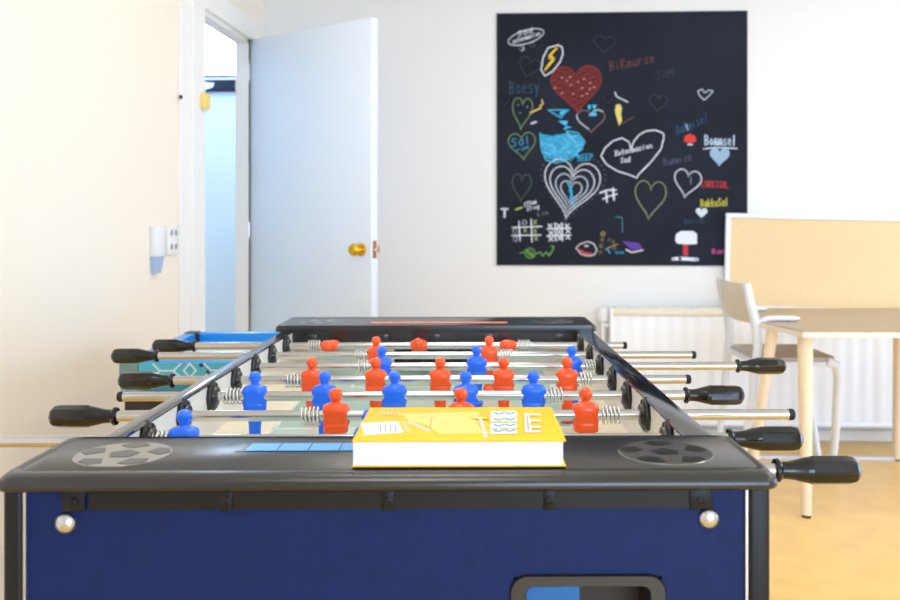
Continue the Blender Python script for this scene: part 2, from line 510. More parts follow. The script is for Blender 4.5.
GL = {
 'A': [[(0,0),(.5,1),(1,0)],[(.2,.4),(.8,.4)]], 'B': [[(0,0),(0,1),(.8,.85),(.7,.6),(0,.52),(.9,.4),(.8,.08),(0,0)]],
 'C': [[(1,.85),(.5,1),(0,.5),(.5,0),(1,.15)]], 'D': [[(0,0),(0,1),(.7,.8),(1,.45),(.6,.05),(0,0)]],
 'E': [[(1,1),(0,1),(0,0),(1,0)],[(0,.5),(.8,.5)]], 'F': [[(1,1),(0,1),(0,0)],[(0,.5),(.8,.5)]],
 'G': [[(1,.85),(.5,1),(0,.5),(.5,0),(1,.2),(1,.45),(.6,.45)]], 'I': [[(.5,0),(.5,1)]],
 'K': [[(0,0),(0,1)],[(.9,1),(0,.45),(1,0)]], 'L': [[(0,1),(0,0),(.9,0)]],
 'M': [[(0,0),(.1,1),(.5,.4),(.9,1),(1,0)]], 'N': [[(0,0),(0,1),(1,0),(1,1)]],
 'O': [[(.5,1),(0,.6),(.1,.15),(.5,0),(.95,.3),(.9,.8),(.5,1)]], 'P': [[(0,0),(0,1),(.9,.85),(.8,.5),(0,.45)]],
 'R': [[(0,0),(0,1),(.8,.85),(.7,.55),(0,.5),(1,0)]], 'S': [[(1,.9),(.4,1),(.1,.75),(.8,.4),(.7,.05),(0,.1)]],
 'T': [[(0,1),(1,1)],[(.5,1),(.5,0)]], 'U': [[(0,1),(.05,.2),(.5,0),(.95,.2),(1,1)]],
 'V': [[(0,1),(.5,0),(1,1)]], 'W': [[(0,1),(.25,0),(.5,.7),(.75,0),(1,1)]], 'X': [[(0,0),(1,1)],[(0,1),(1,0)]],
 'Y': [[(0,1),(.5,.5),(1,1)],[(.5,.5),(.4,0)]], 'H': [[(0,0),(0,1)],[(1,0),(1,1)],[(0,.5),(1,.5)]],
 'a': [[(.9,.6),(.4,.65),(.05,.3),(.4,0),(.9,.2)],[(.9,.65),(.95,0)]], 'o': [[(.5,.65),(.05,.35),(.5,0),(.95,.3),(.5,.65)]],
 'm': [[(0,0),(.05,.6)],[(.05,.45),(.3,.65),(.5,.45),(.5,0)],[(.5,.45),(.75,.65),(.95,.45),(1,0)]],
 'n': [[(0,0),(.05,.6)],[(.05,.4),(.5,.65),(.9,.4),(.95,0)]], 's': [[(.9,.6),(.3,.6),(.2,.4),(.8,.25),(.7,0),(.05,.05)]],
 'e': [[(.05,.35),(.9,.35),(.6,.65),(.1,.5),(.2,.05),(.9,.08)]], 'l': [[(.4,1),(.4,0)]], 'i': [[(.4,.6),(.4,0)],[(.4,.85),(.45,.9)]],
 'k': [[(.1,0),(.1,1)],[(.8,.6),(.1,.3),(.9,0)]], 'u': [[(.05,.6),(.1,.1),(.6,0),(.9,.3),(.9,.6)],[(.9,.3),(.95,0)]],
 'r': [[(.1,0),(.1,.6)],[(.1,.4),(.5,.65),(.9,.55)]], 'w': [[(0,.6),(.25,0),(.5,.5),(.75,0),(1,.6)]],
 't': [[(.4,.95),(.45,0),(.8,.05)],[(.1,.6),(.85,.6)]], 'c': [[(.9,.55),(.4,.65),(.05,.3),(.4,0),(.9,.1)]],
 'g': [[(.9,.55),(.4,.6),(.05,.3),(.4,0),(.9,.2)],[(.9,.6),(.85,-.3),(.2,-.3)]], 'y': [[(.05,.6),(.45,.05)],[(.9,.6),(.2,-.35)]], 'f': [[(.8,.95),(.4,.9),(.4,0)],[(.1,.55),(.75,.55)]],
 'd': [[(.9,.5),(.4,.6),(.05,.3),(.4,0),(.9,.15)],[(.9,1),(.9,0)]], 'x': [[(.05,0),(.9,.6)],[(.1,.6),(.9,0)]],
}
def word(d, text, x0, y0, x1, y1, h, rgb, w=1.0, gap=.28):
    """baseline from (x0,y0) to (x1,y1)"""
    n = len(text); dx, dy = (x1 - x0) / n, (y1 - y0) / n
    ln = math.hypot(x1 - x0, y1 - y0); ux, uy = (x1 - x0) / ln, (y1 - y0) / ln
    cw = ln / n * (1 - gap)
    for i, ch in enumerate(text):
        if ch == ' ': continue
        bx, by = x0 + dx * i, y0 + dy * i
        for st in GL[ch]:
            d.line([(bx + ux * px * cw + uy * py * h * .3, by + uy * px * cw - py * h) for px, py in st], rgb, w)

WH = (226, 230, 240); GR = (120, 126, 140); FAINT = (66, 66, 78); CYN = (70, 190, 236); GRN = (128, 160, 104)
YLW = (240, 226, 110); RED = (214, 58, 56); BRN = (120, 88, 76); BLU = (62, 112, 148); ORG = (150, 84, 62); PNK = (228, 96, 170)
def ellipse(cx, cy, rx, ry, rot=0, n=28):
    return [(cx + rx * math.cos(t) * math.cos(rot) - ry * math.sin(t) * math.sin(rot),
             cy + rx * math.cos(t) * math.sin(rot) + ry * math.sin(t) * math.cos(rot)) for t in (2 * PI * i / n for i in range(n))]

d = Draw('chalk_drawing', 'white oval bubble with small writing')
d.line(ellipse(526, 37, 18.5, 6.6, -.30), WH, 1.2, True)
word(d, 'Sad', 518, 36.5, 534, 32, 5, WH, .9); word(d, 'xxtenmacion', 513, 43.5, 541, 35, 4.6, WH, .9)
d.line(ellipse(522, 48.5, 2.6, 2.4), WH, 1, True); d.line([(521, 51), (524, 49), (522, 47)], WH, 1); d.line(ellipse(532, 44.5, 2, 2), WH, 1, True); d.done()
d = Draw('chalk_drawing', 'yellow lightning bolt inside a white ring')
d.line([(558, 45), (548, 48), (543, 58), (541, 70), (545, 76), (553, 71), (560, 62), (563, 54), (562, 47)], WH, 1.5, True)
d.fill([(556, 48), (548, 59), (552, 59.5), (545, 71), (555, 60), (550, 58.5)], (244, 206, 60)); d.line([(557, 48), (549, 56), (554, 58), (545, 70)], (244, 206, 60), 2.2); d.done()
d = Draw('chalk_drawing', 'large red filled heart')
hp = heart_pts(551.5, 602, 66, 114.5, -.05)
mi_r = (122, 34, 36)
for k in range(62):                                # hatch strokes across the heart
    sl = .35 if k % 2 else -.5
    off = 60 + k * 1.0
    xs = []
    m_ = len(hp)
    for i in range(m_):
        (xa, ya), (xb, yb2) = hp[i], hp[(i + 1) % m_]
        fa, fb = ya - sl * (xa - 577) - off, yb2 - sl * (xb - 577) - off
        if fa * fb < 0:
            t = fa / (fa - fb); xs.append(xa + (xb - xa) * t)
    xs.sort()
    for xa, xb in zip(xs[::2], xs[1::2]):
        d.line([(xa + .6, sl * (xa - 577) + off), (xb - .6, sl * (xb - 577) + off)], ((140, 42, 40), (112, 30, 34), (150, 56, 44))[k % 3], .75)
d.line(hp, (150, 50, 46), 1.2, True)
for (x, y) in ((567, 81), (571, 85), (578, 82), (562, 93), (573, 94), (582, 88), (590, 83), (590, 89), (555, 88), (562, 78), (582, 96), (594, 87), (587, 94), (570, 77), (584, 79)):
    d.line([(x - .8, y + .2), (x + .8, y - .3)], (206, 168, 180), 1.2)
d.done()
d = Draw('chalk_drawing', 'green heart with a face'); d.line(heart_pts(512, 532, 98, 130, .08), GRN, 1.1, True)
for (x, y) in ((518, 105), (527, 107), (520, 113)): d.line([(x, y), (x + .5, y)], (150, 190, 130), 1.4)
d.done()
d = Draw('chalk_drawing', 'yellow zigzag bolt'); d.line([(530, 113), (541, 108), (540, 106), (543, 104), (542, 100)], (244, 206, 110), 1.6); d.line([(531.5, 123.5), (536, 122)], WH, 2.2); d.done()
d = Draw('chalk_drawing', 'cyan scribbled blob')
d.fill([(541, 134), (542, 148), (547, 158), (556, 161), (566, 158), (579, 150), (584, 142), (578, 135), (566, 133), (553, 136)], (56, 158, 206))
for k in range(90):
    t = random.random() * 2 * PI; r1 = math.sqrt(random.random())
    x, y = 562 + 19 * r1 * math.cos(t), 147 + 13.5 * r1 * math.sin(t)
    a2 = random.choice((-.4, .3, 1.0, -.9))
    d.line([(x - 4 * math.cos(a2), y - 4 * math.sin(a2)), (x, y + random.uniform(-1, 1)), (x + 4 * math.cos(a2), y + 4 * math.sin(a2))], random.choice((CYN, (62, 170, 220), (120, 208, 240))), 1.5)
d.line([(540, 133), (541, 148), (546, 160), (556, 163), (566, 160), (580, 151), (585, 142), (578, 133), (566, 131)], CYN, 1.3)
d.done()
d = Draw('chalk_drawing', 'cyan triangles above the blob')
d.line([(548, 110), (569, 110), (561, 118)], CYN, 1.2, True); d.fill([(561, 111), (569, 110), (563, 117), (559, 114)], CYN)
d.fill([(558, 121), (568, 121), (566, 126), (572, 127), (563, 130), (566, 126)], CYN)
d.fill([(588, 105), (591, 105), (590, 110), (588, 109)], CYN); d.fill([(592, 105), (597, 105), (594, 110)], CYN); d.fill([(589, 114), (596, 112), (597, 116), (589, 116)], CYN)
d.done()
d = Draw('chalk_drawing', 'brown and white outlined heart')
hp = heart_pts(577, 605, 110, 133, -.03); d.line(hp, (150, 120, 120), 1.1, True); d.line(hp[24:33], WH, 1.4); d.line(hp[2:9], WH, 1.3); d.done()
d = Draw('chalk_drawing', 'green heart with blue writing inside'); d.line(heart_pts(509, 536, 133, 160, -.1), GRN, 1.1, True)
word(d, 'Sal', 512, 147, 532, 143, 8, (66, 150, 190), 1.3); word(d, 'ram', 517, 152, 530, 148, 4, (66, 150, 190), 1.0); d.done()
d = Draw('chalk_drawing', 'white nested hearts ringed by dots')
for k, sc in enumerate((1, .80, .58, .38)):
    cx, cy = 570.5, 190 + k * .8
    hp = heart_pts(cx - 28 * sc, cx + 28 * sc, cy - 29 * sc, cy + 29 * sc, .16)
    d.line(hp, WH if k != 2 else (200, 222, 240), 1.3, True)
for i, q in enumerate(heart_pts(570.5 - 32, 570.5 + 32, 190 - 34, 190 + 34, .16, 52)):
    d.line([q, (q[0] + .6, q[1] + .2)], GR, 1.0)
d.line([(567, 182), (572, 191), (570, 199), (575, 207)], CYN, 1.5); d.line([(573, 186), (569, 190), (575, 200)], CYN, 1.2); d.done()
d = Draw('chalk_drawing', 'large white heart with writing inside'); d.line(
    [(631, 149), (629, 142), (622, 138), (613, 141), (605, 148), (601, 156), (606, 164), (617, 171), (630, 175), (637, 178), (638, 175), (651, 162), (661, 149), (664, 137), (663, 133), (655, 130), (646, 131), (639, 135), (634, 141)], WH, 1.5, True)
word(d, 'Xxtenmacion', 615, 156, 653, 147.5, 5, WH, 1.2); word(d, 'Sad', 621, 163, 631, 161.5, 5, WH, 1.2); d.done()
d = Draw('chalk_drawing', 'olive outlined heart'); d.line(heart_pts(634.5, 665.5, 181, 220, .08), (150, 156, 112), 1.3, True); d.done()
d = Draw('chalk_drawing', 'white outlined heart right of the olive one'); d.line(heart_pts(673.5, 700.5, 170, 198, .17), WH, 1.5, True); d.line([(691, 177), (690.5, 184)], GR, 1.2); d.done()
d = Draw('chalk_drawing', 'grey blue filled heart'); d.fill(heart_pts(709.5, 729.5, 148, 167, .05, 30), (150, 176, 204)); d.done()
d = Draw('chalk_drawing', 'tiny white filled heart'); d.fill(heart_pts(695.5, 707.5, 208, 218.5, .05, 24), (206, 216, 226)); d.done()
d = Draw('chalk_drawing', 'small white outlined heart near the top'); d.line([(704.5, 93), (702, 89), (698, 91), (699, 95), (704, 100), (709, 96), (713, 91), (709, 90)], (190, 198, 214), 1.3, True); d.done()
for (x0, x1, y0, y1, rot, rgb) in ((593, 615, 36, 53, .15, FAINT), (518, 540, 58, 78, .3, FAINT), (603, 613, 94, 104, .1, (84, 66, 80)), (512, 531, 174, 202, .06, (84, 106, 84)), (500, 509, 97, 106, 0, FAINT), (649, 667, 95, 112, .1, FAINT)):
    d = Draw('chalk_drawing', None); d.line(heart_pts(x0, x1, y0, y1, rot), rgb, 1.0, True); d.done()
d = Draw('chalk_drawing', 'white tick with a pale yellow blob'); d.line([(615, 92), (616, 96), (621, 99), (628, 102)], WH, 1.3)
d.fill([(616, 105), (620, 104), (622, 108), (621, 114), (622, 121), (619, 126), (617, 119), (615, 111)], (220, 206, 120)); d.line([(622, 124), (628, 120), (634, 117)], BRN, 1.0); d.done()
d = Draw('chalk_drawing', 'white and green noughts and crosses grid')
d.line([(519, 221), (520, 241)], WH, 1.3); d.line([(531, 219), (532, 242)], WH, 1.3); d.line([(512, 227.5), (542, 226.5)], WH, 1.3); d.line([(512, 235.5), (541, 235)], WH, 1.3)
for q in ((524.5, 222.5), (515, 231), (515.5, 239)): d.line(ellipse(q[0], q[1], 2, 2.3, n=12), WH, 1.1, True)
for q in ((535, 222), (535, 231), (536, 238), (525, 230)):
    d.line([(q[0] - 1.6, q[1] - 2), (q[0] + 1.6, q[1] + 2.4)], (150, 178, 110), 1.1); d.line([(q[0] + 1.6, q[1] - 2), (q[0] - 1.4, q[1] + 2.4)], (150, 178, 110), 1.1)
d.done()
d = Draw('chalk_drawing', 'white crossed hash grid')
for x in (555, 562): d.line([(x, 223), (x + .6, 241)], WH, 1.5)
for y in (229, 236): d.line([(547, y), (571, y - 1)], WH, 1.5)
for q in ((550, 226), (559, 226), (567, 226), (551, 233), (559, 232), (568, 231), (551, 239), (560, 238), (568, 237)):
    d.line([(q[0] - 2, q[1] - 2), (q[0] + 2, q[1] + 2)], WH, 1.3); d.line([(q[0] + 2, q[1] - 2), (q[0] - 2, q[1] + 2)], WH, 1.2)
d.done()
d = Draw('chalk_drawing', 'small white hash scribble')
d.line([(600, 193), (607, 190), (616, 190)], WH, 2); d.line([(603, 199), (610, 196), (617, 194)], WH, 1.8); d.line([(606, 191), (607, 202)], WH, 2); d.line([(613, 188), (614, 200)], WH, 2); d.done()
d = Draw('chalk_drawing', 'green squiggle flower')
d.line(ellipse(530, 253, 5, 5, n=16), (120, 176, 90), 1.3, True); d.line(ellipse(530, 253, 2.6, 2.8, n=12), (120, 176, 90), 1.2, True)
d.line([(536, 254), (540, 252), (543, 256), (546, 252), (549, 256), (552, 251), (554, 247), (551, 246)], (120, 176, 90), 1.3); d.line([(526, 250), (534, 257)], (150, 200, 100), 1.2); d.line([(520, 253), (525, 252)], (110, 160, 90), 1.2); d.done()
d = Draw('chalk_drawing', 'white and red oval blob')
d.line([(576, 248), (580, 244), (588, 241.5), (594, 244), (597, 250), (594, 255), (588, 256), (581, 254)], (206, 196, 204), 1.6, True)
d.line([(579, 250), (585, 253), (592, 254)], (206, 70, 86), 2.4); d.line([(585, 246), (588, 246)], WH, 1.8); d.done()
d = Draw('chalk_drawing', 'tan scribbled squares')
for q in ((603, 234, 3.2), (602, 240, 2), (601, 246, 2), (600.5, 252, 2), (613, 242, 2), (614, 248, 2.2), (609, 240, 1.4)):
    d.line(ellipse(q[0], q[1], q[2] * .6, q[2] * .6, n=8), (206, 190, 140), 1.6, True)
d.line([(605, 250), (612, 246), (618, 244)], (170, 150, 110), 1.2); d.line([(607, 249), (610, 253)], CYN, 1.2)
for x in (616, 619, 622): d.line([(x, 252), (x + 1, 253)], CYN, 2)
d.line([(616, 217), (622, 217.5), (622.5, 232)], (60, 130, 140), 1.1); d.done()
d = Draw('chalk_drawing', 'purple and white open book'); d.fill([(622, 241), (639, 243), (643, 249.5), (632, 250)], (98, 62, 160)); d.line([(626, 249.5), (632, 252.5), (643, 250)], (230, 226, 214), 1.5); d.done()
d = Draw('chalk_drawing', 'white topped tree with a red trunk')
d.fill([(675, 240), (676, 234), (681, 231), (693, 231), (697, 234), (697, 244), (686, 244.5), (677, 243.5)], (228, 232, 238)); d.fill([(683, 245), (688, 245), (688, 256), (683, 256)], (196, 54, 66))
d.line([(673, 259), (680, 258.5), (697, 259.5)], (222, 228, 240), 4.0); d.done()
d = Draw('chalk_drawing', 'small red dome'); d.fill([(683.5, 141), (685, 136), (690, 133.5), (695, 136), (696.5, 141), (692, 143), (688, 143)], RED); d.line([(688, 144.5), (692, 144.5)], WH, 1.8); d.done()
d = Draw('chalk_lettering', 'brown orange word'); word(d, 'BiKmurse', 610, 71, 656, 62, 9.5, (122, 74, 62), .9); d.done()
d = Draw('chalk_lettering', 'dull blue word on the left'); word(d, 'Boesy', 510, 94, 541, 92, 13, (52, 84, 112), 1.1); d.done()
d = Draw('chalk_lettering', 'faint blue grey word'); word(d, 'SaM', 656, 79, 675, 76, 8, (48, 62, 76), .9); d.done()
d = Draw('chalk_lettering', 'blue slanted word'); word(d, 'Bakmisel', 677, 135, 709, 121, 9, (50, 86, 122), .95); d.line([(686, 124), (688, 130)], (150, 190, 220), 1.4); d.done()
d = Draw('chalk_lettering', 'white underlined word'); word(d, 'Bommsel', 705, 145, 737, 145.5, 10, (200, 220, 244), 1.4); d.line([(703.5, 149), (715, 147.5), (737, 148.5)], (190, 208, 232), 1.5); d.done()
d = Draw('chalk_lettering', 'faint grey word'); word(d, 'Bumwisa', 664, 166, 692, 160, 8, (84, 90, 112), .85); d.done()
d = Draw('chalk_lettering', 'red word'); word(d, 'LUKKISAL', 702, 187, 729, 188, 6.5, (196, 56, 66), 1.1); d.done()
d = Draw('chalk_lettering', 'yellow word'); word(d, 'BakkuSal', 701, 207, 729, 205.5, 7.5, (210, 206, 80), 1.2); d.done()
d = Draw('chalk_lettering', 'faint blue word'); word(d, 'Annisal', 684, 224, 706, 223, 6, (44, 72, 96), .85); d.done()
d = Draw('chalk_lettering', 'pink word'); word(d, 'Ram', 712.5, 254, 726, 253, 5, PNK, 1.1); d.done()
d = Draw('chalk_lettering', 'cyan small word'); word(d, 'BEEP', 578, 161, 594, 159.5, 6, (60, 170, 216), 1.2); d.done()
d = Draw('chalk_lettering', 'white small words and a letter T'); word(d, 'ITSom', 524, 207, 537, 203, 4, WH, 1.2); word(d, 'Slog', 527, 211, 540, 207.5, 3.6, WH, 1.1)
word(d, 'T', 501.5, 217, 510, 217, 8, WH, 2.4); d.line([(516, 209.5), (522, 207.5)], (180, 196, 110), 2.2); word(d, 'Lin', 538, 216, 549, 214, 4, GR, .9); d.done()

# ============================================================ SIDE TABLE
def camthing(name, label, cat, xc, yc, extra=0.0, z=0.0):
    x, y = turn(xc, yc)
    return thing(name, label, cat, (x, y, z), YAW + extra)
T0 = (1.7, 3.9)
tb = camthing('table', 'pale birch table with tapered round legs beside the pinboard', 'table', *T0)
poly = [(1.237, 3.419), (2.1, 3.40), (2.1, 4.33), (1.346, 4.333), (1.179, 3.727)]
poly = [(x - T0[0], y - T0[1]) for x, y in poly]
bm = bmesh.new(); prism(bm, poly, .711, .715, 0); prism(bm, poly, .690, .7108, 1)
obj('tabletop', bm, [M_TOP, M_EDGE], tb, smooth=False)
def tleg(top, foot, r0, r1):
    bm = bmesh.new()
    tube(bm, [(foot[0] - T0[0], foot[1] - T0[1], .008), ((foot[0] + top[0]) / 2 - T0[0], (foot[1] + top[1]) / 2 - T0[1], .35), (top[0] - T0[0], top[1] - T0[1], .69)], [r1, (r0 + r1) / 2, r0], 16)
    lg = obj('leg', bm, M_LEG, tb)
    bm = bmesh.new(); lathe(bm, [(0, r1 * .9), (.008, r1 * .9)], (foot[0] - T0[0], foot[1] - T0[1], 0), (0, 0, 1), 14)
    obj('foot_pad', bm, M_RUBBER, lg)
tleg((1.275, 3.50), (1.258, 3.44), .030, .019)
tleg((1.212, 3.695), (1.115, 3.695), .024, .016)
tleg((1.99, 4.24), (1.985, 4.26), .028, .019)
tleg((2.0, 3.50), (2.02, 3.46), .030, .019)

# ================================================================== CHAIR
C0 = (1.34, 3.97)
ch = camthing('armchair', 'white plastic armchair with beige backrest tucked against the birch table', 'chair', *C0)
def CP(x, y, z): return (x - C0[0], y - C0[1], z)
N_, Fy = 3.76, 4.18                       # near and far sides
bm = bmesh.new()                          # curved back panel
rings = []
for j in range(9):
    t = j / 8
    z = .70 + (.870 - .70) * t
    x = 1.165 - .042 * t - .012 * math.sin(t * PI)
    ring = []
    for i in range(13):
        s_ = i / 12; y = N_ + .02 + (Fy - N_ - .04) * s_
        ring.append(CP(x - .03 * math.sin(s_ * PI), y, z))
    for i in range(12, -1, -1):
        s_ = i / 12; y = N_ + .02 + (Fy - N_ - .04) * s_
        ring.append(CP(x - .03 * math.sin(s_ * PI) + .014, y, z))
    rings.append(ring)
loft(bm, rings); obj('backrest', bm, M_CHAIRBK, ch)
for y in (N_, Fy):
    bm = bmesh.new()
    sgn = 1 if y == N_ else -1
    tube(bm, [CP(1.123, y, .872), CP(1.138, y, .80), CP(1.163, y, .70), CP(1.172, y, .60), CP(1.165, y, .545)], [.017, .019, .020, .020, .019], 12)
    obj('back_post', bm, M_CHAIR, ch)
    bm = bmesh.new()
    tube(bm, [CP(1.166, y, .55), CP(1.15, y, .40), CP(1.125, y + sgn * .02, .2), CP(1.095, y + sgn * .04, .0)], [.02, .018, .016, .014], 12)
    obj('leg', bm, M_CHAIR, ch)
    bm = bmesh.new()
    tube(bm, [CP(1.46, y, .545), CP(1.50, y, .53), CP(1.515, y + sgn * .01, .48), CP(1.526, y + sgn * .07, .25), CP(1.54, y + sgn * .15, 0)], [.02, .021, .02, .017, .014], 12)
    obj('leg', bm, M_CHAIR, ch)
    bm = bmesh.new()
    y2 = y - sgn * .002
    rings = []
    for (x, z, hw, hh) in ((1.162, .690, .014, .012), (1.185, .716, .017, .010), (1.215, .7265, .021, .0095), (1.28, .7275, .024, .0095), (1.325, .7275, .022, .009), (1.342, .7265, .014, .006)):
        rings.append([CP(x, y2 + p[0], z + p[1]) for p in rrect(-hw, hw, -hh, hh, hh * .8, 3)])
    loft(bm, rings)
    obj('armrest', bm, M_CHAIR, ch)
bm = bmesh.new()
fs = rrect(1.165 - C0[0], 1.515 - C0[0], N_ - .01 - C0[1], Fy + .01 - C0[1], .04)
prism(bm, fs, .525, .545); obj('seat_shell', bm, M_CHAIR, ch)
bm = bmesh.new(); fs = rrect(1.175 - C0[0], 1.505 - C0[0], N_ - C0[1], Fy - C0[1], .04)
prism(bm, fs, .545, .562); obj('seat_pad', bm, M_SEAT, ch)

# ============================================================= GAME TABLE
G0 = (-.42, 2.76)
gt = camthing('game_table', 'small blue rimmed game table with teal hexagon sides behind the foosball handles', 'game table', *G0, extra=.049)
gx0, gx1, gy0, gy1 = -.555, .60, -.34, .325
GZ = .757
bm = bmesh.new(); box(bm, gx0 + .03, gx1 - .03, gy0 + .03, gy1 - .03, .70, .727); obj('playing_bed', bm, M_TBED, gt)
for (a0, a1, b0, b1) in ((gx0 + .045, gx1 - .045, gy1 - .04, gy1), (gx0 + .045, gx1 - .045, gy0 + .0135, gy0 + .05), (gx0, gx0 + .04, gy0 + .045, gy1 - .045), (gx1 - .04, gx1, gy0 + .045, gy1 - .045)):
    bm = bmesh.new(); box(bm, a0, a1, b0, b1, .715, GZ, bev=.006); obj('rail', bm, M_TBLUE, gt)
for cx in (gx0, gx1 - .05):
    for cy in (gy0, gy1 - .05):
        bm = bmesh.new(); box(bm, cx - .001, cx + .051, cy - .001, cy + .051, .712, GZ + .003, bev=.008)
        c = obj('corner', bm, M_BLACK if cy > 0 else M_CTEAL, gt)
bm = bmesh.new(); box(bm, gx0 + .004, gx1 - .004, gy0 + .013, gy1 - .004, .678, .7149); box(bm, gx0 + .0515, gx1 - .0515, gy0 + .004, gy0 + .013, .678, .7535); box(bm, gx0 + .004, gx1 - .004, gy0 + .004, gy0 + .013, .678, .7115)
yf = gy0 + .0035
def rib(pts, w=.0042):
    for p0, p1 in zip(pts[:-1], pts[1:]):
        v0, v1 = Vector(p0), Vector(p1); dd = (v1 - v0).normalized(); nn = Vector((-dd.y, dd.x)) * w / 2
        v0 = v0 - dd * w * .4; v1 = v1 + dd * w * .4
        prism(bm, [tuple(v0 + nn), tuple(v0 - nn), tuple(v1 - nn), tuple(v1 + nn)], yf - .0006, yf, 1, plane='xz')
zc = .732
for k in range(8):
    x = gx0 + .089 + k * .135
    rib([(x, zc + .018), (x + .018, zc), (x, zc - .018)]); rib([(x + .018, zc), (x + .054, zc)]); rib([(x + .073, zc + .018), (x + .054, zc), (x + .073, zc - .018)])
    x += .081
    rib([(x, zc), (x + .016, zc + .019), (x + .032, zc), (x + .016, zc - .019), (x, zc)])
obj('side_panel', bm, [M_TEAL, M_HEX], gt, smooth=False)
bm = bmesh.new(); box(bm, gx0 + .012, gx1 - .012, gy0 + .012, gy1 - .012, .625, .6778); obj('lower_panel', bm, M_TDARK, gt)
for cx in (gx0 + .12, gx1 - .15):
    for cy in (gy0 + .05, gy1 - .09):
        bm = bmesh.new(); box(bm, cx, cx + .04, cy, cy + .04, 0, .626, bev=.003); obj('leg', bm, M_TDARK, gt)
for k in range(3):
    bm = bmesh.new(); lathe(bm, [(0, .006), (.003, .005), (.0035, 0)], (gx0 + .216 + k * .018, gy0 + .004, .746 - .018 * k), (0, -1, 0), 10); obj('screw', bm, M_TICK, gt)

# ========================================================= FOOSBALL TABLE
TY = 0.01225
UC, VC = -.077, 1.60
x, y = turn(UC - TY * VC, VC + TY * UC)
ft = thing('foosball_table', 'navy foosball table with black ends and blue and orange players', 'foosball table', (x, y, 0), YAW + TY)
OFF = (-UC, -VC, 0)
def part(name, bm, m, **k):
    return obj(name, bm, m, ft, OFF, **k)
ROD_Z = EYE - .2835
RAIL_Z = EYE - .258
CAP_Z = EYE - .247
PITCH_Z = ROD_Z - .078
UL, UR = -.455, .3006                    # outer cabinet
IL, IR = -.417, .2655                    # inside faces of the side walls
OL, OR = -.434, .295                     # rail outside
V0, V1 = .885, 2.335                     # front and back panels
VI0, VI1 = .965, 2.19                    # pitch ends

# cabinet: long sides and ends
bm = bmesh.new()
box(bm, OL, IL, VI0 - .05, VI1 + .05, .60, RAIL_Z - .006); part('side_wall', bm, [M_INNER], smooth=False)
bm = bmesh.new()
box(bm, IR, OR, VI0 - .05, VI1 + .05, .60, RAIL_Z - .006); part('side_wall', bm, [M_INNER], smooth=False)
for (x0, x1) in ((OL - .003, OL - .0005), (OR + .0005, OR + .003)):
    bm = bmesh.new(); box(bm, x0, x1, VI0 - .02, VI1 + .02, .60, RAIL_Z - .012); part('outer_side_panel', bm, M_NAVY, smooth=False)
for (x0, x1) in ((OL - .003, IL + .0035), (IR - .0035, OR + .003)):
    bm = bmesh.new(); box(bm, x0, x1, V0 + .12, V1 - .15, RAIL_Z - .006, RAIL_Z, bev=.0028); part('top_rail', bm, M_RAIL)
# ends of the pitch
for (v0, v1) in ((VI0 - .02, VI0), (VI1, VI1 + .02)):
    bm = bmesh.new(); box(bm, IL, IR, v0, v1, .70, ROD_Z - .004); part('end_wall', bm, M_INNER, smooth=False)
    bm = bmesh.new(); box(bm, -.077 - .1, -.077 + .1, v0 - .001 if v0 > 1.5 else v1 - .003, v0 + .003 if v0 > 1.5 else v1 + .001, PITCH_Z, PITCH_Z + .06)
    part('goal', bm, M_EMB_P, smooth=False)
bm = bmesh.new(); box(bm, IL, IR, VI1 - .04, VI1 - .03, ROD_Z - .004, CAP_Z - .014)
for u in (-.37, -.2, -.077, .05, .22):
    box(bm, u - .012, u + .012, VI1 - .043, VI1 - .04, ROD_Z - .002, ROD_Z + .016, bev=.0012)
part('end_apron', bm, M_BLACKCAP)
# pitch with markings
bm = bmesh.new()
pl0, pl1 = IL + .075, IR - .075
box(bm, pl0, pl1, VI0, VI1, PITCH_Z - .012, PITCH_Z)
zt = PITCH_Z + .0003
vm = (VI0 + VI1) / 2
def pl_line(u0, u1, v0, v1): box(bm, u0, u1, v0, v1, PITCH_Z, zt, 1)
uc = (pl0 + pl1) / 2
pl_line(pl0, pl0 + .006, VI0, VI1); pl_line(pl1 - .006, pl1, VI0, VI1); pl_line(pl0, pl1, vm - .003, vm + .003)
for s_, ve in ((1, VI0), (-1, VI1)):
    for hw_, dp in ((.18, .22), (.11, .10)):
        pl_line(uc - hw_, uc - hw_ + .006, min(ve, ve + s_ * dp), max(ve, ve + s_ * dp)); pl_line(uc + hw_ - .006, uc + hw_, min(ve, ve + s_ * dp), max(ve, ve + s_ * dp))
        pl_line(uc - hw_, uc + hw_, ve + s_ * dp - .003, ve + s_ * dp + .003)
for k in range(48):
    a0, a1 = 2 * PI * k / 48, 2 * PI * (k + 1) / 48
    bm.faces.new([bm.verts.new((uc + r * math.cos(t), vm + r * math.sin(t), zt + .0002)) for r, t in ((.10, a0), (.106, a0), (.106, a1), (.10, a1))]).material_index = 1
part('pitch', bm, [M_PITCH, M_PITCHLINE], smooth=False)
for (ua, ub, zA, zB) in ((IL, pl0, PITCH_Z + .014, PITCH_Z), (pl1, IR, PITCH_Z, PITCH_Z + .014)):
    bm = bmesh.new()
    prism(bm, [(ua, PITCH_Z - .012), (ub, PITCH_Z - .012), (ub, zB), (ua, zA)], VI0, VI1, plane='xz')
    part('side_ramp', bm, M_RAMP, smooth=False)
